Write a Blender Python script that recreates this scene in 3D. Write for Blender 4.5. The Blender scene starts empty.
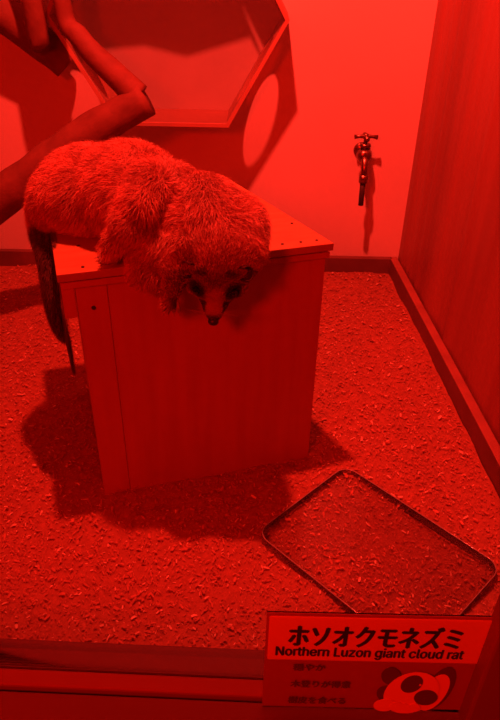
import bpy, bmesh, math, random
from mathutils import Vector, Matrix, noise
random.seed(7)
S = bpy.context.scene
C = S.collection
R_ = math.radians
# ------------------------------------------------------------------ camera
F = 675.0
cam_d = bpy.data.cameras.new('camera'); cam = bpy.data.objects.new('camera', cam_d); C.objects.link(cam)
cam_d.sensor_fit = 'VERTICAL'; cam_d.sensor_height = 24; cam_d.lens = 24*F/720
cam_d.clip_start = 0.02
CAMH = 1.2
CM = Matrix.Translation((0, 0, CAMH)) @ Matrix.Rotation(R_(90-34.3), 4, 'X') @ Matrix.Rotation(R_(1.2), 4, 'Z')
cam.matrix_world = CM
S.camera = cam
# ------------------------------------------------------------------ light
RED = (1.0, 0.035, 0.020)
w = bpy.data.worlds.new('world'); S.world = w; w.use_nodes = True
w.node_tree.nodes['Background'].inputs[0].default_value = (1, 0, 0, 1)
w.node_tree.nodes['Background'].inputs[1].default_value = 0.08
def area(name, loc, target, size, power, col=RED):
    d = bpy.data.lights.new(name, 'AREA'); d.shape = 'DISK'; d.size = size; d.energy = power; d.color = col
    o = bpy.data.objects.new(name, d); C.objects.link(o); o.location = loc
    o.rotation_euler = (Vector(target)-Vector(loc)).to_track_quat('-Z', 'Y').to_euler()
    return o
area('red_ceiling_lamp', (-.15, 1.30, 2.38), (.40, 2.30, .80), .07, 106)
area('sign_fill_light', (-.62, -.50, 1.62), (.1, .5, .55), 0.30, 30, (1, .004, .0))  # added unseen light outside the glass, put in to brighten the sign
S.view_settings.view_transform = 'Standard'; S.view_settings.look = 'None'
S.view_settings.gamma = 1.0; S.view_settings.exposure = 0.0; S.view_settings.use_curve_mapping = False

# ------------------------------------------------------------------ measuring helpers
def ray(px, py):
    return (CM.to_3x3() @ Vector(((px-250)/F, -(py-360)/F, -1.0)))
def atY(px, py, Y):
    r = ray(px, py); t = Y/r.y; return Vector((0, 0, CAMH)) + r*t
def atZ(px, py, Z):
    r = ray(px, py); t = (Z-CAMH)/r.z; return Vector((0, 0, CAMH)) + r*t

# ------------------------------------------------------------------ materials
def mat(name, col, rough=.6, col2=None, scale=20, stretch=(1, 1, 1), bump=0, spec=.5, metal=0, detail=4):
    m = bpy.data.materials.new(name); m.use_nodes = True; nt = m.node_tree; b = nt.nodes['Principled BSDF']
    b.inputs['Roughness'].default_value = rough; b.inputs['Metallic'].default_value = metal
    b.inputs['Specular IOR Level'].default_value = spec
    b.inputs['Base Color'].default_value = (*col, 1)
    if col2 or bump:
        tc = nt.nodes.new('ShaderNodeTexCoord'); mp = nt.nodes.new('ShaderNodeMapping'); mp.inputs['Scale'].default_value = stretch
        nz = nt.nodes.new('ShaderNodeTexNoise'); nz.inputs['Scale'].default_value = scale; nz.inputs['Detail'].default_value = detail
        nt.links.new(tc.outputs['Object'], mp.inputs[0]); nt.links.new(mp.outputs[0], nz.inputs['Vector'])
        if col2:
            cr = nt.nodes.new('ShaderNodeValToRGB'); cr.color_ramp.elements[0].position = .3; cr.color_ramp.elements[1].position = .7
            cr.color_ramp.elements[0].color = (*col, 1); cr.color_ramp.elements[1].color = (*col2, 1)
            nt.links.new(nz.outputs['Fac'], cr.inputs[0]); nt.links.new(cr.outputs[0], b.inputs['Base Color'])
        if bump:
            bp = nt.nodes.new('ShaderNodeBump'); bp.inputs['Strength'].default_value = bump; bp.inputs['Distance'].default_value = .01
            nt.links.new(nz.outputs['Fac'], bp.inputs['Height']); nt.links.new(bp.outputs[0], b.inputs['Normal'])
    return m
def clear_mat(name, tint, diff, gloss_rough=.03, dcol=(.9, .9, .9), ior=1.45):
    m = bpy.data.materials.new(name); m.use_nodes = True; nt = m.node_tree; nt.nodes.clear()
    out = nt.nodes.new('ShaderNodeOutputMaterial'); tr = nt.nodes.new('ShaderNodeBsdfTransparent'); tr.inputs[0].default_value = (*tint, 1)
    gl = nt.nodes.new('ShaderNodeBsdfGlossy'); gl.inputs['Roughness'].default_value = gloss_rough
    df = nt.nodes.new('ShaderNodeBsdfDiffuse'); df.inputs[0].default_value = (*dcol, 1)
    fr = nt.nodes.new('ShaderNodeFresnel'); fr.inputs[0].default_value = ior
    a = nt.nodes.new('ShaderNodeMixShader'); b = nt.nodes.new('ShaderNodeMixShader')
    a.inputs[0].default_value = diff; nt.links.new(tr.outputs[0], a.inputs[1]); nt.links.new(df.outputs[0], a.inputs[2])
    nt.links.new(fr.outputs[0], b.inputs[0]); nt.links.new(a.outputs[0], b.inputs[1]); nt.links.new(gl.outputs[0], b.inputs[2])
    nt.links.new(b.outputs[0], out.inputs[0]); return m
M = {}
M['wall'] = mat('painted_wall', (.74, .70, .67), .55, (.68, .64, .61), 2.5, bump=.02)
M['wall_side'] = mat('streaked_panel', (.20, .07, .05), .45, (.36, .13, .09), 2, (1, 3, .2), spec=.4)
M['ceiling'] = mat('ceiling_paint', (.06, .05, .05), .9)
M['floor'] = mat('concrete', (.3, .28, .26), .9, (.36, .33, .3), 12)
M['bed'] = mat('bedding_base', (.24, .09, .05), .95, (.33, .13, .08), 60, bump=.7)
M['rubber'] = mat('dark_baseboard', (.12, .05, .04), .6, (.16, .07, .06), 10)
M['rubber_lit'] = mat('baseboard_lit_top', (.30, .12, .09), .6, (.22, .09, .07), 14)  # lighter copy of the baseboard colour, painting the light on its top
M['ply'] = mat('plywood', (.42, .14, .07), .6, (.48, .17, .09), 7, (6, 6, .5), bump=.05)
M['lid'] = mat('lid_plywood', (.45, .25, .10), .5, (.36, .18, .07), 5, (3, 14, 3), bump=.08)
M['bark'] = mat('branch_wood', (.13, .045, .03), .75, (.20, .075, .05), 9, (2, 2, 2), bump=.5)
M['hexwood'] = mat('pale_plywood', (.40, .20, .14), .6, (.48, .25, .17), 8, (1, 8, 1))
M['hexback'] = mat('pale_board', (.60, .56, .54), .6, (.54, .50, .48), 6)
M['metal'] = mat('worn_brass', (.30, .20, .15), .3, metal=1)
M['rubberhose'] = mat('black_rubber', (.04, .035, .035), .45)
M['sill'] = mat('painted_frame', (.17, .08, .07), .7, (.21, .10, .08), 6, (.5, 3, 3))
M['gasket'] = mat('dark_gasket', (.06, .025, .025), .8)
M['ledge'] = mat('ledge_board', (.09, .04, .035), .6, (.12, .055, .045), 5, (.4, 3, 3))
M['post'] = mat('dark_post', (.17, .14, .13), .5)
M['paper'] = mat('label_paper', (.90, .88, .84), .35)
M['paper2'] = mat('label_paper_tint', (.38, .33, .31), .35)
M['ink'] = mat('black_ink', (.02, .018, .018), .5)
M['inksoft'] = mat('faded_ink', (.10, .08, .08), .5)
M['cream'] = mat('print_cream', (.80, .74, .66), .4)
M['shade'] = mat('print_brown', (.10, .05, .04), .4)
def paper_mat(name, col):
    m = mat(name, col, .4); nt = m.node_tree; b = nt.nodes['Principled BSDF']; out = nt.nodes['Material Output']
    t = nt.nodes.new('ShaderNodeBsdfTranslucent'); t.inputs[0].default_value = (*col, 1)
    x = nt.nodes.new('ShaderNodeMixShader'); x.inputs[0].default_value = .4
    nt.links.new(b.outputs[0], x.inputs[1]); nt.links.new(t.outputs[0], x.inputs[2]); nt.links.new(x.outputs[0], out.inputs[0]); return m
M['paper'] = paper_mat('label_paper', (.92, .9, .75)); M['paper2'] = paper_mat('label_paper_tint', (.42, .20, .15))
M['glass'] = clear_mat('window_glass', (.97, .97, .97), .0, ior=1.15)
M['acrylic'] = clear_mat('clear_acrylic', (.90, .88, .88), .0, .12, ior=1.25)
M['haze_acrylic'] = clear_mat('hazed_acrylic', (.90, .90, .90), .025, .2, ior=1.1)  # faint pale diffuse share stands in for the haze of reflected light
M['rim'] = clear_mat('acrylic_edge', (.84, .82, .82), .05, .12, ior=1.45)
M['edge_glint'] = clear_mat('acrylic_glint', (.8, .78, .78), .30, .1, ior=1.6)  # paler diffuse share paints a glint along the tray edge
M['eye'] = mat('eye_black', (.01, .008, .008), .05)
M['nose'] = mat('nose_skin', (.03, .02, .02), .35)
M['ear'] = mat('ear_skin', (.05, .02, .015), .9, spec=.1)
M['claw'] = mat('claw', (.3, .22, .18), .4)
def attr_mat(name, rough=.7):
    m = mat(name, (.5, .5, .5), rough, spec=.25); nt = m.node_tree
    a = nt.nodes.new('ShaderNodeVertexColor'); a.layer_name = 'Col'
    nt.links.new(a.outputs[0], nt.nodes['Principled BSDF'].inputs['Base Color']); return m
M['skin'] = attr_mat('animal_undercoat', .9); M['fur'] = attr_mat('animal_fur', .55)
M['chips'] = attr_mat('wood_chip', .75)

# ------------------------------------------------------------------ mesh helpers
def link(name, bm, m, parent=None, smooth=False, bevel=0):
    me = bpy.data.meshes.new(name); bmesh.ops.recalc_face_normals(bm, faces=bm.faces); bm.to_mesh(me); bm.free()
    for mm in (m if isinstance(m, (list, tuple)) else [m]): me.materials.append(mm)
    o = bpy.data.objects.new(name, me); C.objects.link(o)
    if parent: o.parent = parent
    if smooth:
        for p in me.polygons: p.use_smooth = True
    if bevel:
        b = o.modifiers.new('bevel', 'BEVEL'); b.width = bevel; b.segments = 2; b.limit_method = 'ANGLE'
    return o
def tag(o, label, cat=None, group=None):
    o['label'] = label
    if cat: o['category'] = cat
    if group: o['group'] = group
    return o
def struct(o, label=None):
    o['kind'] = 'structure'
    if label: o['label'] = label
    return o
def thing(name, label, cat, loc, rotz=0):
    o = bpy.data.objects.new(name, None); C.objects.link(o); o.location = loc; o.rotation_euler = (0, 0, rotz)
    o.empty_display_size = .05
    return tag(o, label, cat)
def box(bm, lo, hi, mx=None):
    vs = []
    for z in (lo[2], hi[2]):
        for x, y in ((lo[0], lo[1]), (hi[0], lo[1]), (hi[0], hi[1]), (lo[0], hi[1])):
            v = Vector((x, y, z)); vs.append(bm.verts.new(mx @ v if mx else v))
    for f in ((3, 2, 1, 0), (4, 5, 6, 7), (0, 1, 5, 4), (1, 2, 6, 5), (2, 3, 7, 6), (3, 0, 4, 7)):
        bm.faces.new([vs[i] for i in f])
def tube(bm, pts, rad, n=14, cap=True, wob=0):
    pts = [Vector(p) for p in pts]; rings = []
    if not isinstance(rad, (list, tuple)): rad = [rad]*len(pts)
    up = Vector((0, 0, 1)); prev = None
    for i, p in enumerate(pts):
        t = (pts[min(i+1, len(pts)-1)]-pts[max(i-1, 0)]).normalized()
        if prev is None:
            a = t.cross(up if abs(t.z) < .9 else Vector((1, 0, 0))).normalized()
        else:
            a = (prev - t*prev.dot(t)).normalized()
        prev = a; b = t.cross(a); ring = []
        for k in range(n):
            th = 2*math.pi*k/n; r = rad[i]
            q = p + (a*math.cos(th)+b*math.sin(th))*r
            if wob: q += (a*math.cos(th)+b*math.sin(th))*r*wob*noise.noise(q*14)
            ring.append(bm.verts.new(q))
        rings.append(ring)
    for i in range(len(rings)-1):
        for k in range(n):
            bm.faces.new((rings[i][k], rings[i][(k+1) % n], rings[i+1][(k+1) % n], rings[i+1][k]))
    if cap: bm.faces.new(rings[0][::-1]); bm.faces.new(rings[-1])
def spline(pts, n=8):
    """Catmull-Rom through (x,y,z,r) points"""
    out = []; P = [Vector(p) for p in pts]; P = [P[0]*2-P[1]]+P+[P[-1]*2-P[-2]]
    for i in range(1, len(P)-2):
        for k in range(n):
            t = k/n; a, b, c, d = P[i-1:i+3]
            out.append(.5*((2*b)+(c-a)*t+(2*a-5*b+4*c-d)*t*t+(3*b-a-3*c+d)*t**3))
    out.append(P[-2]); return out
def ellipsoid(bm, c, r, mx=None, u=20, v=12):
    m4 = Matrix.Translation(c) @ ((mx.to_4x4()) if mx else Matrix()) @ Matrix.Diagonal((r[0], r[1], r[2], 1))
    bmesh.ops.create_uvsphere(bm, u_segments=u, v_segments=v, radius=1, matrix=m4)
def slab(bm, pts, z0, z1):
    lo = [bm.verts.new((p[0], p[1], z0)) for p in pts]; hi = [bm.verts.new((p[0], p[1], z1)) for p in pts]; n = len(pts)
    bm.faces.new(lo[::-1]); bm.faces.new(hi)
    for i in range(n): bm.faces.new((lo[i], lo[(i+1) % n], hi[(i+1) % n], hi[i]))

# ------------------------------------------------------------------ the enclosure
YB = 2.36                    # back wall
GY = .42                     # glass
XL, ZC = -1.25, 2.5
B0 = atZ(397, 258, .08); B0 = Vector((B0.x, YB))          # back right corner
q1 = atZ(503, 452, .08)
d = (Vector((q1.x, q1.y))-B0).normalized()
def right_at(Y, off=0):      # point of the right wall line at depth Y, moved inwards by off
    t = (Y-B0.y)/d.y; p = B0+d*t; return Vector((p.x-off, Y))
RF = right_at(GY)
bm = bmesh.new(); box(bm, (XL-.2, GY-.1, -.1), (RF.x+.3, YB+.1, 0)); struct(link('floor', bm, M['floor']))
bm = bmesh.new(); box(bm, (XL-.1, YB, 0), (B0.x+.05, YB+.08, ZC)); struct(link('wall_back', bm, M['wall']))
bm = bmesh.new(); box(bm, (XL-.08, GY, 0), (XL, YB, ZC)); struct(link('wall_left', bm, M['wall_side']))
bm = bmesh.new(); box(bm, (XL-.1, GY-.02, ZC), (RF.x+.2, YB+.1, ZC+.06)); struct(link('ceiling', bm, M['ceiling']))
# right wall: sheet with soft vertical folds
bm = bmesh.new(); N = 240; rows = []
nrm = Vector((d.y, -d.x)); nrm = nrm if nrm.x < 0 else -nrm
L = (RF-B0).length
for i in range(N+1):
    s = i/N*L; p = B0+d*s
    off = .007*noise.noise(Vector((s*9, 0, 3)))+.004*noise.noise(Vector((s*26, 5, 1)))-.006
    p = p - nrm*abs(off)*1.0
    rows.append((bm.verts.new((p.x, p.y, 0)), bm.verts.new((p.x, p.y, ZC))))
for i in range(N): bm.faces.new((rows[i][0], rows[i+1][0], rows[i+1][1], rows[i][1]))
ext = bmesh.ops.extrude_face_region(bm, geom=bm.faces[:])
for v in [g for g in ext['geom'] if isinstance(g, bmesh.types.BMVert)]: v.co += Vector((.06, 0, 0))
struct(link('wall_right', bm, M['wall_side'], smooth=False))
# baseboards
bm = bmesh.new(); box(bm, (XL, YB-.022, 0), (B0.x-.02, YB, .082)); struct(link('baseboard_back', bm, M['rubber'], bevel=.002))
bm = bmesh.new()
a, b = right_at(YB-.002), right_at(GY+.03)
slab(bm, [(a.x-.028, a.y), (b.x-.028, b.y), (b.x+.0, b.y), (a.x+.0, a.y)], 0, .082)
bm.faces.ensure_lookup_table(); bm.faces[1].material_index = 1  # top face gets the painted-lit colour
struct(link('baseboard_right', bm, [M['rubber'], M['rubber_lit']], bevel=.002))

# front frame, glass, outer ledge
SZ = .455
l0, l1 = atZ(0, 688, SZ), atZ(260, 700, SZ)
fd = (l1-l0).normalized(); fa = math.atan2(fd.y, fd.x)
FM = Matrix.Translation((l0+l1)/2) @ Matrix.Rotation(fa, 4, 'Z')       # x along the front, y inwards, origin on the gap line
bm = bmesh.new(); box(bm, (-1.3, .004, -.455), (1.1, .025, .0), FM); struct(link('trim_1', bm, M['sill'], bevel=.003))
bm = bmesh.new(); box(bm, (-1.3, .0265, -.455), (1.1, .064, -.001), FM); struct(link('trim_2', bm, M['gasket'], bevel=.004))
bm = bmesh.new(); box(bm, (-1.3, -.30, -.03), (1.1, -.0015, -.002), FM); box(bm, (-1.3, -.30, -.455), (1.1, -.27, -.03), FM)
struct(link('trim_3', bm, M['ledge'], bevel=.002))
bm = bmesh.new(); box(bm, (-1.3, .0245, 0.0), (1.1, .0275, ZC-SZ-.02), FM); struct(link('window_1', bm, M['glass']))
# post of the front frame at the right
pp = atY(499, 600, (l0.y+l1.y)/2-.012)
bm = bmesh.new(); box(bm, (pp.x, pp.y-.02, 0), (pp.x+.12, pp.y+.005, 2.3)); struct(link('trim_4', bm, M['post'], bevel=.003))

# ------------------------------------------------------------------ wooden box
BW, BD, BH = .515, .43, .62
yaw = R_(17.5)
FLc = atZ(106, 502, 0.0)
bt = thing('nest_box', 'tall pale plywood box with an overhanging lid standing on the wood chips', 'box', FLc, yaw)
def bpart(name, lo, hi, m='ply', bev=.0015, parent=None):
    bm = bmesh.new(); box(bm, lo, hi); return link(name, bm, M[m], parent or bt, bevel=bev)
TX = .115      # the back is narrower than the front
def ppart(name, pts, z0, z1, m='ply'):
    bm = bmesh.new(); slab(bm, pts, z0, z1); return link(name, bm, M[m], bt, bevel=.0015)
bpart('front_panel', (.0605, -.005, -.01), (BW, .012, BH-.03))
bpart('corner_post', (0.0, -.006, -.01), (.06, .024, BH-.03))
bpart('side_panel', (.004, .026, -.01), (.016, BD, BH-.03))
ppart('side_panel', [(BW-.012, .014), (BW, .014), (BW-TX*(BD-.014)/BD, BD), (BW-.012-TX*(BD-.014)/BD, BD)], -.01, BH-.03)
bpart('back_panel', (.018, BD-.012, -.01), (BW-.016-TX, BD, BH-.03))
bpart('cleat', (-.026, -.010, BH-.10), (-.002, .03, BH-.018))
ppart('lid_batten', [(-.026, -.012), (BW+.006, -.012), (BW+.006-TX, BD), (-.026, BD)], BH-.036, BH-.022)
ppart('lid', [(-.030, -.018), (BW+.010, -.018), (BW+.010-TX, BD+.01), (-.030, BD+.01)], BH-.017, BH, 'lid')
for x, y in ((.02, .002), (.495, .004), (.46, .004), (.42, .004), (.475, .10), (.43, .25), (.02, .1)):
    bm = bmesh.new(); bmesh.ops.create_cone(bm, cap_ends=True, segments=10, radius1=.0035, radius2=.003, depth=.002, matrix=Matrix.Translation((x, y, BH+.0005)))
    link('screw', bm, M['rubberhose'], bt)
bm = bmesh.new(); bmesh.ops.create_cone(bm, cap_ends=True, segments=12, radius1=.005, radius2=.004, depth=.003, matrix=Matrix.Translation((.03, -.0065, BH-.085)) @ Matrix.Rotation(R_(90), 4, 'X'))
link('bolt', bm, M['rubberhose'], bt)

# ------------------------------------------------------------------ hexagonal nest box on the wall
HS, HD = .357, .18
hv = atY(167, 18, YB-HD)
hx = thing('hexagonal_nest_box', 'hexagonal wooden nest box with clear front fixed to the back wall', 'nest box', (hv.x, YB, hv.z))
def hcorner(k, r): return Vector((r*math.cos(R_(60*k)), 0, r*math.sin(R_(60*k))))
T = .011
def hex_panel(k, hole):
    a, b = hcorner(k, HS), hcorner(k+1, HS); e = (b-a).normalized(); n = Vector((0, 1, 0)).cross(e); 
    if n.dot(a) > 0: n = -n
    bm = bmesh.new(); n2 = 48
    Ln = HS; ca = Ln*.5; cb = HD*.585
    outer, inner = [], []
    for i in range(n2):
        th = 2*math.pi*i/n2; cx, cy = math.cos(th), math.sin(th)
        s = min((Ln/2)/max(abs(cx), 1e-6), (cb if cy < 0 else HD-cb)/max(abs(cy), 1e-6))
        outer.append((ca+cx*s, cb+cy*s)); inner.append((ca+cx*.112, cb+cy*.060))
    for c in ((0, 0), (Ln, 0), (Ln, HD), (0, HD)):
        i = min(range(n2), key=lambda q: (outer[q][0]-c[0])**2+(outer[q][1]-c[1])**2); outer[i] = c
    def P(uv, t, o): 
        # shrink inner side for the mitre
        u = uv[0]
        if o: u = Ln/2+(u-Ln/2)*(1-2*T*math.tan(R_(30))/Ln)
        return a+e*u+Vector((0, -uv[1], 0))+n*t
    O0 = [bm.verts.new(P(q, 0, 0)) for q in outer]; O1 = [bm.verts.new(P(q, T, 1)) for q in outer]
    if hole:
        I0 = [bm.verts.new(P(q, 0, 0)) for q in inner]; I1 = [bm.verts.new(P(q, T, 0)) for q in inner]
    for i in range(n2):
        j = (i+1) % n2
        bm.faces.new((O0[i], O0[j], O1[j], O1[i]))
        if hole:
            bm.faces.new((O0[i], I0[i], I0[j], O0[j])); bm.faces.new((O1[j], I1[j], I1[i], O1[i])); bm.faces.new((I0[i], I1[i], I1[j], I0[j]))
    if not hole: bm.faces.new(O0[::-1]); bm.faces.new(O1)
    link('side_panel', bm, M['hexwood'], hx)
for k in range(6): hex_panel(k, k in (3, 5))
bm = bmesh.new(); vs0 = [bm.verts.new(hcorner(k, HS-.013)+Vector((0, -.002, 0))) for k in range(6)]; vs1 = [bm.verts.new(hcorner(k, HS-.013)+Vector((0, -.010, 0))) for k in range(6)]
bm.faces.new(vs0); bm.faces.new(vs1[::-1])
for i in range(6): bm.faces.new((vs0[i], vs0[(i+1) % 6], vs1[(i+1) % 6], vs1[i]))
link('back_panel', bm, M['hexback'], hx)
bm = bmesh.new(); vs0 = [bm.verts.new(hcorner(k, HS-.014)+Vector((0, -HD+.004, 0))) for k in range(6)]; vs1 = [bm.verts.new(hcorner(k, HS-.014)+Vector((0, -HD+.007, 0))) for k in range(6)]
bm.faces.new(vs0); bm.faces.new(vs1[::-1])
for i in range(6): bm.faces.new((vs0[i], vs0[(i+1) % 6], vs1[(i+1) % 6], vs1[i]))
link('front_pane', bm, M['haze_acrylic'], hx)

bm = bmesh.new(); hb_ = HS*.866-.012; pl = [(-.30, .14), (-.06, .165), (.05, .14), (.22, .19), (.255, .13), (HS*.5, hb_), (-HS*.5, hb_)]
f0 = [bm.verts.new((x, -HD-.001, z)) for x, z in pl]; f1 = [bm.verts.new((x, -HD-.010, z)) for x, z in pl]
bm.faces.new(f0); bm.faces.new(f1[::-1])
for i in range(len(pl)): bm.faces.new((f0[i], f0[(i+1) % len(pl)], f1[(i+1) % len(pl)], f1[i]))
link('upper_front_board', bm, M['hexwood'], hx)

# ------------------------------------------------------------------ branches
def branch_pts(lst):
    out = []
    for px, py, Y, r in lst:
        p = atY(px, py, Y); out.append((p.x, p.y, p.z, r))
    return out
def add_branch(bm, lst, n=10):
    sp = spline(lst, n); tube(bm, [p.xyz for p in sp], [p.w for p in sp], 20, wob=.10)
# forked bough in front of the hexagonal box
bm = bmesh.new()
A = branch_pts([(-30, 222, 1.90, .058), (30, 176, 1.93, .056), (90, 133, 1.96, .052), (147, 99, 1.98, .047)])
A = [Vector(v) for v in A]; t = (XL+.015-A[0].x)/(A[0].x-A[1].x); A = [A[0]+(A[0]-A[1])*t]+A; A[0].w = .060
add_branch(bm, A)
Bp = branch_pts([(138, 97, 1.985, .038), (110, 70, 2.0, .034), (80, 38, 2.03, .028), (60, -10, 2.06, .024)])
p = Vector(Bp[-1]); Bp.append((p.x+.02, p.y-.02, ZC-.9, .036)); Bp.append((p.x+.06, p.y-.04, ZC-.002, .04))
add_branch(bm, Bp)
o = link('forked_branch', bm, M['bark'], smooth=True)
tag(o, 'thick forked branch with a sawn end in front of the hexagonal nest box', 'branch')
o = None
bm = bmesh.new()
Cp = branch_pts([(67, 66, 2.28, .045), (48, 48, 2.275, .050), (10, 18, 2.27, .054), (-40, -22, 2.26, .056)])
p = Vector(Cp[-1]); q = Vector(Cp[-2]); t = (XL+.02-p.x)/(p.x-q.x); Cp.append(tuple(p+(p-q)*t))
add_branch(bm, Cp)
tag(link('slanting_branch', bm, M['bark'], smooth=True), 'slanting bare branch at the upper left running down to the hexagonal box', 'branch')
bm = bmesh.new()
Dp = branch_pts([(36, 42, 2.165, .020), (33, 20, 2.16, .026), (31, -6, 2.15, .030)])
p = Vector(Dp[-1]); Dp.append((p.x-.06, p.y, ZC-.002, .034))
add_branch(bm, Dp)
tag(link('upright_branch', bm, M['bark'], smooth=True), 'upright bare branch crossing the slanting branch at the upper left', 'branch')
# end of the branches; nothing out of view is added to shade the bedding
# ------------------------------------------------------------------ tap
tp = atY(362, 150, YB)
tap = thing('water_tap', 'small metal water tap with a cross handle on the back wall', 'tap', (tp.x, YB, tp.z)); tap.scale = (1.15, 1.0, 1.08)
bm = bmesh.new()
tube(bm, [(0, 0, 0), (0, -.006, 0)], [.026, .024], 24)
tube(bm, [(0, -.006, 0), (0, -.055, 0)], [.013, .013], 20)
tube(bm, [(0, -.042, 0), (0, -.046, 0), (0, -.056, 0), (0, -.074, 0), (0, -.082, 0)], [.013, .021, .024, .020, .012], 24)
tube(bm, [(0, -.056, .0), (0, -.056, .026), (0, -.056, .028), (0, -.056, .036)], [.016, .015, .019, .017], 6)
link('tap_body', bm, M['metal'], tap, smooth=True)
bm = bmesh.new(); sp = spline([(0, -.066, -.004, .012), (0, -.084, -.012, .011), (0, -.098, -.034, .010), (0, -.100, -.062, .010)], 6)
tube(bm, [p.xyz for p in sp], [p.w for p in sp], 18); tube(bm, [(0, -.100, -.050), (0, -.100, -.074)], .0135, 18)
link('spout', bm, M['metal'], tap, smooth=True)
bm = bmesh.new(); tube(bm, [(0, -.056, .036), (0, -.056, .058)], .006, 12)
tube(bm, [(-.034, -.056, .056), (-.018, -.056, .058), (0, -.056, .058), (.018, -.056, .058), (.034, -.056, .056)], [.0075, .005, .008, .005, .0075], 12)
tube(bm, [(0, -.088, .056), (0, -.072, .058), (0, -.056, .058), (0, -.040, .058), (0, -.026, .056)], [.0075, .005, .008, .005, .0075], 12)
ellipsoid(bm, Vector((0, -.056, .063)), (.008, .008, .005))
link('handle', bm, M['metal'], tap, smooth=True)
bm = bmesh.new(); tube(bm, [(0, -.100, -.074), (0, -.100, -.115), (.001, -.100, -.150)], [.0085, .008, .008], 14)
tag(link('outlet_hose', bm, M['rubberhose'], tap, smooth=True), 'short black hose on the spout')

# ------------------------------------------------------------------ wood chip bedding (uncountable)
me_v, me_f, me_c = [], [], []
def hgt(x, y):
    v = .020*noise.noise(Vector((x*3, y*3, 0)))+.008*noise.noise(Vector((x*9, y*9, 2)))+.022
    return max(v, .004)
GX, GYN = 120, 110; x0, x1, y0, y1 = XL+.02, RF.x-.03, .52, YB-.022
ok = {}
for j in range(GYN+1):
    for i in range(GX+1):
        y = y0+(y1-y0)*j/GYN; xr = right_at(y).x-.028; x = x0+(xr-x0)*i/GX
        yf = l0.y+(x-l0.x)*fd.y/fd.x+.068; y = yf+(y1-yf)*j/GYN
        ok[(i, j)] = len(me_v); me_v.append((x, y, hgt(x, y)+.003*noise.noise(Vector((x*60, y*60, 0))))); g = .75+.25*random.random(); me_c.append((.27*g, .10*g, .06*g))
for j in range(GYN):
    for i in range(GX): me_f.append((ok[(i, j)], ok[(i+1, j)], ok[(i+1, j+1)], ok[(i, j+1)]))
nbase = len(me_f)
n = 0; inv = (Matrix.Translation(FLc) @ Matrix.Rotation(yaw, 4, 'Z')).inverted()
while n < 40000:
    # only the ground the window shows, thinning towards the unseen left
    x = random.uniform(-.95, RF.x-.05); y = random.uniform(.50, YB-.03)
    if x > right_at(y).x-.04: continue
    if abs(x) > .32+.33*y+.05 : continue
    l = inv @ Vector((x, y, 0))
    if -.0 < l.x < BW and 0.0 < l.y < BD: continue
    n += 1
    big = random.random() < .10
    ln = random.uniform(.008, .015) if big else random.uniform(.003, .008)
    wd = ln*random.uniform(.22, .5); yw = random.uniform(0, 6.283); tilt = random.gauss(0, .22); tw = random.gauss(0, .22); curl = random.uniform(-.3, .5)*ln
    mx = Matrix.Translation((x, y, hgt(x, y)+random.uniform(.001, .008))) @ Matrix.Rotation(yw, 4, 'Z') @ Matrix.Rotation(tilt, 4, 'Y') @ Matrix.Rotation(tw, 4, 'X')
    b0 = len(me_v); g = random.uniform(.6, .85)*(1.6 if random.random() < .10 else 1); c = (.54*g, (.22 if g < 1 else .40)*g, (.14 if g < 1 else .3)*g)
    th = .0006
    for (u, z) in ((-.5, 0), (0, curl*.4), (.5, 0)):
        for vv in (-.5, .5):
            me_v.append(tuple(mx @ Vector((u*ln, vv*wd*(1 if u == 0 else .7), z+th)))); me_c.append(c)
    me_f += [(b0, b0+2, b0+3, b0+1), (b0+2, b0+4, b0+5, b0+3)]
me = bpy.data.meshes.new('wood_chip_bedding'); me.from_pydata(me_v, [], me_f); me.materials.append(M['bed']); me.materials.append(M['chips'])
ca = me.color_attributes.new('Col', 'FLOAT_COLOR', 'POINT')
ca.data.foreach_set('color', [q for c in me_c for q in (*c, 1.0)])
me.polygons.foreach_set('material_index', [0 if i < nbase else 1 for i in range(len(me_f))])
bed = bpy.data.objects.new('wood_chip_bedding', me); C.objects.link(bed); bed['kind'] = 'stuff'
tag(bed, 'loose pale wood chips covering the enclosure floor', 'bedding')

# ------------------------------------------------------------------ clear tray on the bedding
TZ = .036
c0, cl, cr_ = atZ(345, 468, TZ), atZ(262, 541, TZ), atZ(502, 570, TZ)
ex = (cr_-c0); W_ = ex.length; ex.normalize(); ey = Vector((-ex.y, ex.x, 0)); 
if ey.dot(cl-c0) < 0: ey = -ey
H_ = (cl-c0).dot(ey)
def rrect(w, h, r, n=8, inset=0):
    out = []; w0, h0 = w-inset, h-inset; r = max(r-inset, .002)
    for cx, cy, a0 in ((w0-r, h0-r, 0), (inset+r, h0-r, 90), (inset+r, inset+r, 180), (w0-r, inset+r, 270)):
        for k in range(n+1):
            a = R_(a0+90*k/n); out.append((cx+r*math.cos(a), cy+r*math.sin(a)))
    return out
tm = Matrix(((ex.x, ey.x, 0, c0.x), (ex.y, ey.y, 0, c0.y), (0, 0, 1, TZ), (0, 0, 0, 1)))
tray = thing('clear_tray', 'clear plastic tray with rounded corners lying on the wood chips', 'tray', (c0+ex*W_/2+ey*H_/2))
ti = Matrix.Translation(-(c0+ex*W_/2+ey*H_/2)) @ tm
bm = bmesh.new(); o_ = rrect(W_, H_, .035); i_ = rrect(W_, H_, .035, inset=.003)
L4 = [[bm.verts.new(ti @ Vector((*q, z))) for q in s] for s, z in ((o_, -.012), (o_, .010), (i_, .010), (i_, -.012))]
n = len(o_)
for s in range(4):
    for k in range(n): bm.faces.new((L4[s][k], L4[s][(k+1) % n], L4[(s+1) % 4][(k+1) % n], L4[(s+1) % 4][k]))
link('rim', bm, M['rim'], tray, bevel=0)
bm = bmesh.new(); i_ = rrect(W_, H_, .035, inset=.005)
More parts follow.
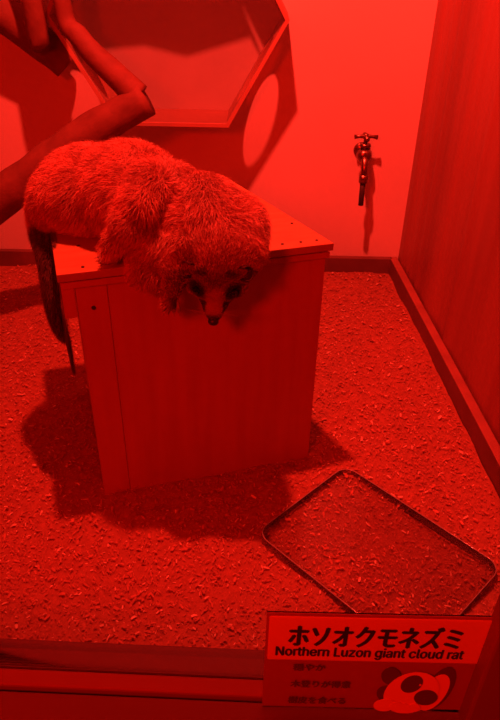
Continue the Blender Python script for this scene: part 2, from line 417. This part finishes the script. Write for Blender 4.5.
a_ = [bm.verts.new(ti @ Vector((*q, -.004))) for q in i_]; b_ = [bm.verts.new(ti @ Vector((*q, -.007))) for q in i_]
bm.faces.new(a_); bm.faces.new(b_[::-1])
for k in range(n): bm.faces.new((a_[k], a_[(k+1) % n], b_[(k+1) % n], b_[k]))
link('base_plate', bm, M['acrylic'], tray)

bm = bmesh.new(); o_ = rrect(W_, H_, .035, inset=.0015)
lp = [ti @ Vector((*q, .0105)) for q in o_]; tube(bm, lp+[lp[0], lp[1]], .0013, 6, cap=False)  # thin bead added to draw the bright glint around the edge
link('edge_glint', bm, M['edge_glint'], tray, smooth=True)

# ------------------------------------------------------------------ sign on the glass
SY = (l0.y+l1.y)/2 - .012
s_tl, s_tr, s_bl = atY(267, 613, SY), atY(497, 618, SY), atY(262, 716, SY)
SW = (s_tr-s_tl).length; SH = s_tl.z-s_bl.z
sa = math.atan2(s_tr.z-s_tl.z, s_tr.x-s_tl.x)
sg = thing('species_sign', 'printed species name sign with an animal drawing on the glass front', 'sign', (s_tl.x, SY, s_tl.z))
sg.rotation_euler = (0, -sa, 0)
def panel(name, x0, z0, x1, z1, yy, m, r=.002, th=.001):
    bm = bmesh.new(); pts = rrect(x1-x0, z0-z1, r, 4)
    f = [bm.verts.new((x0+a, yy, z1+b)) for a, b in pts]; g = [bm.verts.new((x0+a, yy+th, z1+b)) for a, b in pts]
    bm.faces.new(f); bm.faces.new(g[::-1]); n = len(f)
    for k in range(n): bm.faces.new((f[k], f[(k+1) % n], g[(k+1) % n], g[k]))
    return link(name, bm, M[m], sg)
panel('backing_card', 0, 0, SW, -SH*.885, 0, 'paper2')
panel('clear_sleeve', 0, 0, SW, -SH, .0015, 'acrylic')
hb = SH*.40
panel('title_band', SW*.012, -SH*.02, SW*.99, -hb, -.0012, 'paper', th=.001)
def fontpath(n):
    import os
    return os.path.join(bpy.utils.resource_path('LOCAL'), 'datafiles', 'fonts', n)
def text(s, x, z, width, height, m, name='lettering', bold=0, yy=-.0016, shear=0, cjk=True):
    cu = bpy.data.curves.new('t', 'FONT'); cu.body = s; cu.size = 1; cu.shear = shear
    try:
        if cjk: cu.font = bpy.data.fonts.load(fontpath('Noto Sans CJK Regular.woff2'), check_existing=True)
        else: cu.font = bpy.data.fonts.load(fontpath('Inter.woff2'), check_existing=True)
    except Exception as e: print('font', e)
    to = bpy.data.objects.new('t', cu); C.objects.link(to); bpy.context.view_layer.update()
    dg = bpy.context.evaluated_depsgraph_get(); me = bpy.data.meshes.new_from_object(to.evaluated_get(dg)); bpy.data.objects.remove(to)
    xs = [v.co.x for v in me.vertices]; ys = [v.co.y for v in me.vertices]
    sx = width/(max(xs)-min(xs)); sz = height/(max(ys)-min(ys)); mx, my = min(xs), min(ys)
    for v in me.vertices: v.co = Vector((x+(v.co.x-mx)*sx, yy, z+(v.co.y-my)*sz))
    if bold:
        base = me.copy(); bm = bmesh.new()
        for q_, (dx, dz) in enumerate(((-1, 0), (1, 0), (0, 0), (0, .7), (0, -.7))):
            t_ = base.copy(); t_.transform(Matrix.Translation((dx*bold*height, -.00006*q_, dz*bold*height))); bm.from_mesh(t_); bpy.data.meshes.remove(t_)
        bm.to_mesh(me); bm.free()
    me.materials.clear(); me.materials.append(M[m]); me.name = name
    o = bpy.data.objects.new(name, me); C.objects.link(o); o.parent = sg; return o
text('ホソオクモネズミ', SW*.105, -SH*.265, SW*.765, SH*.185, 'ink', bold=.035)
text('Northern Luzon giant cloud rat', SW*.050, -SH*.380, SW*.855, SH*.105, 'ink', bold=.03, cjk=False)
text('穏やか', SW*.135, -SH*.500, SW*.15, SH*.065, 'inksoft', bold=.03)
text('木登りが得意', SW*.130, -SH*.665, SW*.285, SH*.068, 'inksoft', bold=.03)
text('樹皮を食べる', SW*.125, -SH*.835, SW*.28, SH*.072, 'inksoft', bold=.03)
def blob(bm, cx, cz, rx, rz, ang, yy, th=.0006):
    n = 32; f, g = [], []
    for k in range(n):
        a = 2*math.pi*k/n; u, v = rx*math.cos(a), rz*math.sin(a)
        x = cx+u*math.cos(ang)-v*math.sin(ang); z = cz+u*math.sin(ang)+v*math.cos(ang)
        f.append(bm.verts.new((x, yy, z))); g.append(bm.verts.new((x, yy+th, z)))
    bm.faces.new(f); bm.faces.new(g[::-1])
    for k in range(n): bm.faces.new((f[k], f[(k+1) % n], g[(k+1) % n], g[k]))
# drawing: u along width, v along height, as fractions
def D(u, v): return SW*u, -SH*v
art = []
def art_layer(lst, m, yy):
    bm = bmesh.new()
    for q_, (u, v, ru, rv, an) in enumerate(lst):
        x, z = D(u, v); blob(bm, x, z, SW*ru, SH*rv, R_(an), yy-.00008*q_, .0003)
    art.append(link('animal_drawing', bm, M[m], sg))
art_layer([(.845, .66, .065, .22, -6), (.62, .74, .06, .11, 30)], 'shade', -.0010)
art_layer([(.825, .70, .062, .19, -8)], 'cream', -.0014)
art_layer([(.600, .535, .046, .085, 10)], 'shade', -.0018)
art_layer([(.715, .70, .130, .215, -6)], 'cream', -.0024)
art_layer([(.705, .60, .050, .088, -8), (.790, .735, .056, .080, 14)], 'shade', -.0030)
art_layer([(.60, .82, .055, .065, -12), (.69, .85, .035, .05, 10), (.655, .83, .03, .045, 0), (.745, .84, .032, .045, 0)], 'cream', -.0034)
art_layer([(.745, .60, .006, .010, 0)], 'paper', -.0038)

# ------------------------------------------------------------------ cloud rat lying on the box
BT = BH+.002
rat = thing('cloud_rat', 'pale furry cloud rat lying on the plywood box with its head hanging over', 'animal', atY(150, 215, 1.3).xyz)
org = rat.location.copy()
E = []   # (centre, radii, rotation, )
def rot(z=0, y=0, x=0): return (Matrix.Rotation(R_(z), 3, 'Z') @ Matrix.Rotation(R_(y), 3, 'Y') @ Matrix.Rotation(R_(x), 3, 'X'))
def el(px, py, Y, r, m=None): E.append((atY(px, py, Y), r, m))
bm = bmesh.new()
el(92, 192, 1.36, (.114, .105, .090), rot(10))           # rump
el(62, 200, 1.37, (.064, .080, .070))                     # tail end of the rump
el(128, 190, 1.32, (.108, .10, .090), rot(8))
el(160, 206, 1.26, (.10, .10, .082), rot(14))
el(200, 220, 1.22, (.090, .095, .080), rot(14))          # shoulders
el(232, 228, 1.20, (.064, .080, .062), rot(14))
el(222, 250, 1.155, (.080, .058, .062))                     # neck
el(160, 250, 1.165, (.065, .045, .050))                    # chest over the edge
el(150, 272, 1.140, (.040, .025, .035))
# hind limb resting on the lid
for px, py, Y, r in ((150, 188, 1.20, .045), (140, 205, 1.165, .038), (128, 224, 1.15, .030), (117, 240, 1.15, .022), (110, 249, 1.145, .016)):
    el(px, py, Y, (r, r, r))
# forearm hanging at the front face
for px, py, Y, r in ((182, 250, 1.13, .030), (176, 270, 1.115, .024), (172, 288, 1.11, .019), (171, 302, 1.105, .015)):
    el(px, py, Y, (r, r*.9, r*1.2))
# tail hanging down the left side of the box
tail = [(48, 212, 1.37, .040), (46, 230, 1.35, .030), (50, 248, 1.31, .026), (54, 264, 1.28, .026), (57, 284, 1.26, .026), (60, 304, 1.25, .025), (63, 320, 1.245, .022), (66, 332, 1.24, .015)]
tpts = spline([tuple(atY(a, b, c))+(r,) for a, b, c, r in tail], 4)
for p in tpts: E.append((p.xyz, (p.w, p.w, p.w*1.1), None))
# head: f = towards the nose, u = out of the forehead, s = to the viewer's right
HC = atY(216, 281, 1.125)
f = Vector((-.06, -.30, -.95)).normalized(); s = Vector((1, 0, -.063)).normalized(); s = (s-f*s.dot(f)).normalized(); u = f.cross(s)
if u.y > 0: u = -u
HM = Matrix((s, f, u)).transposed()
def hp(a, b, c): return HC+s*a+f*b+u*c
HEAD = [((0, -.028, -.004), (.062, .052, .044)), ((0, .010, -.006), (.044, .038, .034)), ((0, .038, -.006), (.026, .034, .024)),
        ((0, .060, -.008), (.0165, .022, .016)), ((0, .050, -.020), (.017, .026, .012)), ((-.033, .004, -.012), (.027, .028, .024)), ((.033, .004, -.012), (.027, .028, .024)),
        ((-.020, .004, .020), (.014, .016, .010)), ((.020, .004, .020), (.014, .016, .010))]
for c, r in HEAD: E.append((hp(*c), r, HM))
for c, r, m in E: ellipsoid(bm, c-org, r, m, 18, 12)
me = bpy.data.meshes.new('tmp'); bm.to_mesh(me); bm.free()
tmp = bpy.data.objects.new('tmp', me); C.objects.link(tmp)
rm = tmp.modifiers.new('r', 'REMESH'); rm.mode = 'VOXEL'; rm.voxel_size = .0045
sm = tmp.modifiers.new('s', 'SMOOTH'); sm.factor = .6; sm.iterations = 7
dg = bpy.context.evaluated_depsgraph_get(); body_me = bpy.data.meshes.new_from_object(tmp.evaluated_get(dg)); bpy.data.objects.remove(tmp)
body_me.name = 'body'; body_me.materials.clear(); body_me.materials.append(M['skin'])
lidinv = (Matrix.Translation(FLc) @ Matrix.Rotation(yaw, 4, 'Z')).inverted()
lidm = lidinv.inverted()
# rest on the lid: nothing of the body goes into the box
for v in body_me.vertices:
    l = lidinv @ (v.co+org)
    if -.030 < l.x < BW+.01 and -.018 < l.y < BD and l.z < BT+.001:
        dz = BT+.001-l.z; dy = l.y+.022; dx = l.x+.034
        if dz < dy and dz < dx: l.z = BT+.001
        elif dy < dx: l.y = -.0215
        else: l.x = -.0335
        v.co = (lidm @ l)-org
eyeL, eyeR = hp(-.0345, .016, .018), hp(.0345, .016, .018)
DARK = Vector((.10, .065, .05)); PALE = Vector((.66, .34, .23)); MID = Vector((.30, .11, .07))
tailset = [p.xyz for p in tpts[6:]]
def ss(a, b, x):
    t = max(0, min(1, (x-a)/(b-a))); return t*t*(3-2*t)
def furcol(p):
    n_ = noise.noise(p*22)*.5+.5
    c = PALE.copy()
    hl = HM.transposed() @ (p-HC)                # (side, forward, up)
    # saddle: darker brown over shoulders and neck, partly shade put into the colour
    x = p.x; d1 = ss(-.24, -.12, x)*(1-.55*ss(-.04, .0, x)); c = c.lerp(MID, d1*(.35+.45*n_))
    dt = min((p-q).length for q in tailset) if p.x < -.28 else 1
    if dt < .05: c = c.lerp(DARK, 1-ss(.028, .05, dt))
    if hl.length < .11:
        k = 1-ss(.085, .11, hl.length)
        hc = MID.lerp(PALE, .35+.35*n_) if hl.y < -.02 else MID*1.0
        # pale blaze down the muzzle
        bl = (1-ss(.011, .021, abs(hl.x)))*ss(.004, .02, hl.y); hc = hc.lerp(PALE*.95, bl)
        # dark spectacles
        for e in (eyeL, eyeR):
            de = (p-e).length; hc = hc.lerp(DARK*.5, 1-ss(.014, .021, de)) if de < .021 else hc
            if .021 <= de < .030: hc = hc.lerp(PALE*.75, .6*(1-abs(de-.0255)/.0045))
        # dark band between ears, dark nose tip and chin
        b2 = (1-ss(.004, .011, abs(hl.y+.020)))*ss(.012, .020, abs(hl.x))*(1-ss(.030, .044, abs(hl.x))); hc = hc.lerp(DARK*.7, b2*.8)
        nt_ = ss(.060, .070, hl.y); hc = hc.lerp(DARK*.5, nt_*.9)
        if hl.y > .035 and (abs(hl.x) > .016 or hl.z < -.010): hc = hc.lerp(DARK*.5, .85)
        c = c.lerp(hc, k)
    return c
col = []
for v in body_me.vertices: col += [*(furcol(v.co+org)*.55), 1.0]
ca = body_me.color_attributes.new('Col', 'FLOAT_COLOR', 'POINT'); ca.data.foreach_set('color', col)
for p in body_me.polygons: p.use_smooth = True
body = bpy.data.objects.new('body', body_me); C.objects.link(body); body.parent = rat
# fur strands
body_me.calc_loop_triangles()
tris = [(t.vertices[0], t.vertices[1], t.vertices[2], t.area) for t in body_me.loop_triangles]
VC = [v.co.copy() for v in body_me.vertices]; VN = [v.normal.copy() for v in body_me.vertices]
import bisect
acc = []; tot = 0
for t in tris: tot += t[3]; acc.append(tot)
fv, ff, fc = [], [], []
NF = 150000
camp = Vector((0, 0, CAMH))
for i in range(NF):
    t = tris[min(bisect.bisect(acc, random.random()*tot), len(tris)-1)]
    a, b = random.random(), random.random()
    if a+b > 1: a, b = 1-a, 1-b
    p = VC[t[0]]+(VC[t[1]]-VC[t[0]])*a+(VC[t[2]]-VC[t[0]])*b
    nn = (VN[t[0]]*(1-a-b)+VN[t[1]]*a+VN[t[2]]*b).normalized()
    pw = p+org
    l = lidinv @ pw
    if -.03 < l.x < BW+.01 and -.018 < l.y < BD and l.z < BT+.006: continue
    hl = HM.transposed() @ (pw-HC); hd = hl.length
    # lie of the coat: back towards the rump and down the flanks
    if hd < .10:
        flow = (-f+s*hl.x*6+u*.15); ln = .004+.010*ss(.05, -.03, hl.y) if hl.y > -.03 else .014
        if hl.y > .03: ln = .003
        if (pw-eyeL).length < .010 or (pw-eyeR).length < .010: continue
        k = .75
    else:
        flow = Vector((-.55, .1, -.55))+Vector((noise.noise(pw*18), noise.noise(pw*18+Vector((9, 0, 0))), noise.noise(pw*18+Vector((0, 9, 0)))))*.9
        if pw.x > -.12: flow = flow + Vector((.7, -.2, -.1))
        ln = random.uniform(.010, .026); k = .8
    if pw.x < -.30 and pw.z < .62: flow = Vector((0, -.1, -1))+nn*.2; ln = .020
    flow = flow-nn*flow.dot(nn)
    if flow.length > 1e-4: flow.normalize()
    d0 = (nn*.75+flow*k*.8+Vector((random.gauss(0, .2), random.gauss(0, .2), random.gauss(0, .2)))).normalized()
    d1 = (nn*.15+flow*k+Vector((random.gauss(0, .25), random.gauss(0, .25), random.gauss(0, .25)-.15))).normalized()
    p1 = p+d0*ln*.5; p2 = p1+d1*ln*.5
    def fix(q):
        l = lidinv @ (q+org)
        if -.03 < l.x < BW+.01 and -.018 < l.y < BD and l.z < BT+.001:
            if BT-l.z < l.y+.018: l.z = BT+.001
            else: l.y = -.020
            return (lidm @ l)-org
        return q
    p1, p2 = fix(p1), fix(p2)
    wv = d0.cross(Vector((random.gauss(0, 1), random.gauss(0, 1), random.gauss(0, 1)))).normalized()*.00038
    b0 = len(fv); fv += [p-wv, p+wv, p1-wv*.8, p1+wv*.8, p2]
    ff += [(b0, b0+1, b0+3, b0+2), (b0+2, b0+3, b0+4)]
    c = furcol(pw)*random.uniform(.75, 1.1)*(.86+.28*ss(-.35, .35, noise.noise(pw*30))); tip = c.lerp(PALE, .45 if random.random() < .22 and hd > .06 else .1)
    if pw.x > -.17 and hd > .05 and random.random() < .30: tip = Vector((.92, .62, .5)); c = c.lerp(tip, .4)
    for q, cc in ((0, c*.8), (0, c*.8), (0, c), (0, c), (0, tip)): fc += [min(cc.x, 1), min(cc.y, 1), min(cc.z, 1), 1.0]
me = bpy.data.meshes.new('fur'); me.from_pydata([tuple(v) for v in fv], [], ff); me.materials.append(M['fur'])
ca = me.color_attributes.new('Col', 'FLOAT_COLOR', 'POINT'); ca.data.foreach_set('color', fc)
fur = bpy.data.objects.new('fur', me); C.objects.link(fur); fur.parent = rat; fur['kind'] = 'stuff'
# face details
for e in (eyeL, eyeR):
    bm = bmesh.new(); ellipsoid(bm, e-org, (.0075, .0075, .0075)); link('eye', bm, M['eye'], rat, smooth=True)
bm = bmesh.new(); ellipsoid(bm, hp(0, .079, -.003)-org, (.0105, .0080, .0085), HM)
link('nose', bm, M['nose'], rat, smooth=True)
for sx in (-1, 1):
    bm = bmesh.new(); n1, n2 = 14, 6; grid = []
    base = hp(sx*.044, -.022, .024)
    out = (s*sx*.55-f*.15+u*.8).normalized(); side = (f*-.3+s*sx*.9).normalized(); side = (side-out*side.dot(out)).normalized(); third = out.cross(side)
    for j in range(n2+1):
        row = []
        for i in range(n1):
            a = R_(-120+240*i/(n1-1)); rr = .0165*(1-(j/n2)**2*.25)*math.sin(R_(35+60*j/n2))
            row.append(bm.verts.new(base-org+out*(.025*j/n2)+side*math.cos(a)*rr+third*math.sin(a)*rr*1.1))
        grid.append(row)
    for j in range(n2):
        for i in range(n1-1): bm.faces.new((grid[j][i], grid[j][i+1], grid[j+1][i+1], grid[j+1][i]))
    eo = link('ear', bm, M['ear'], rat, smooth=True)
    so = eo.modifiers.new('s', 'SOLIDIFY'); so.thickness = .0018
bm = bmesh.new()
for sx in (-1, 1):
    for k in range(9):
        b0 = hp(sx*(.011+.003*random.random()), .058+.010*random.random(), -.004+.006*random.random())-org
        dr = (s*sx*random.uniform(.7, 1.1)-f*random.uniform(-.2, .45)+u*random.uniform(-.1, .35)).normalized(); ln = random.uniform(.03, .055)
        tube(bm, [b0, b0+dr*ln*.5, b0+dr*ln-Vector((0, 0, .004))], [.00035, .00028, .00012], 4)
link('whiskers', bm, M['claw'], rat)
# paws: digits and claws
def paw(px, py, Y, dr, sp_):
    c = atY(px, py, Y); bm = bmesh.new(); l = lidinv @ c
    for k in range(4):
        o_ = sp_*(k-1.5)*.0075; dd = (dr+sp_*(k-1.5)*.14).normalized()
        tube(bm, [c+o_-org, c+o_+dd*.010-org, c+o_+dd*.019-org], [.0048, .0045, .0035], 8)
        ellipsoid(bm, c+o_+dd*.019-org, (.0036, .0036, .0036), None, 8, 6)
        tube(bm, [c+o_+dd*.020-org, c+o_+dd*.027-Vector((0, 0, .002))-org], [.0018, .0004], 6)
    link('paw', bm, M['claw'], rat, smooth=True)
hc_ = atY(110, 249, 1.145)
lc = lidinv @ hc_; lc.z = BT+.007; lc.y = max(lc.y, .01); hc2 = lidm @ lc
bm = None
def paw_at(c, dr, sp_):
    bm = bmesh.new()
    for k in range(4):
        o_ = sp_*(k-1.5)*.0075; dd = (dr+sp_*(k-1.5)*.14).normalized()
        tube(bm, [c+o_-dd*.012-org, c+o_+dd*.008-org, c+o_+dd*.017-org], [.0052, .0047, .0035], 8)
        ellipsoid(bm, c+o_+dd*.017-org, (.0036, .0036, .0036), None, 8, 6)
        tube(bm, [c+o_+dd*.018-org, c+o_+dd*.026-Vector((0, 0, .002))-org], [.0018, .0004], 6)
    link('paw', bm, M['claw'], rat, smooth=True)
paw_at(hc2, Vector((-.75, -.45, 0)).normalized(), Vector((.5, -.85, 0)).normalized())
paw_at(atY(171, 303, 1.103), Vector((0, -.1, -1)), Vector((1, 0, 0)))
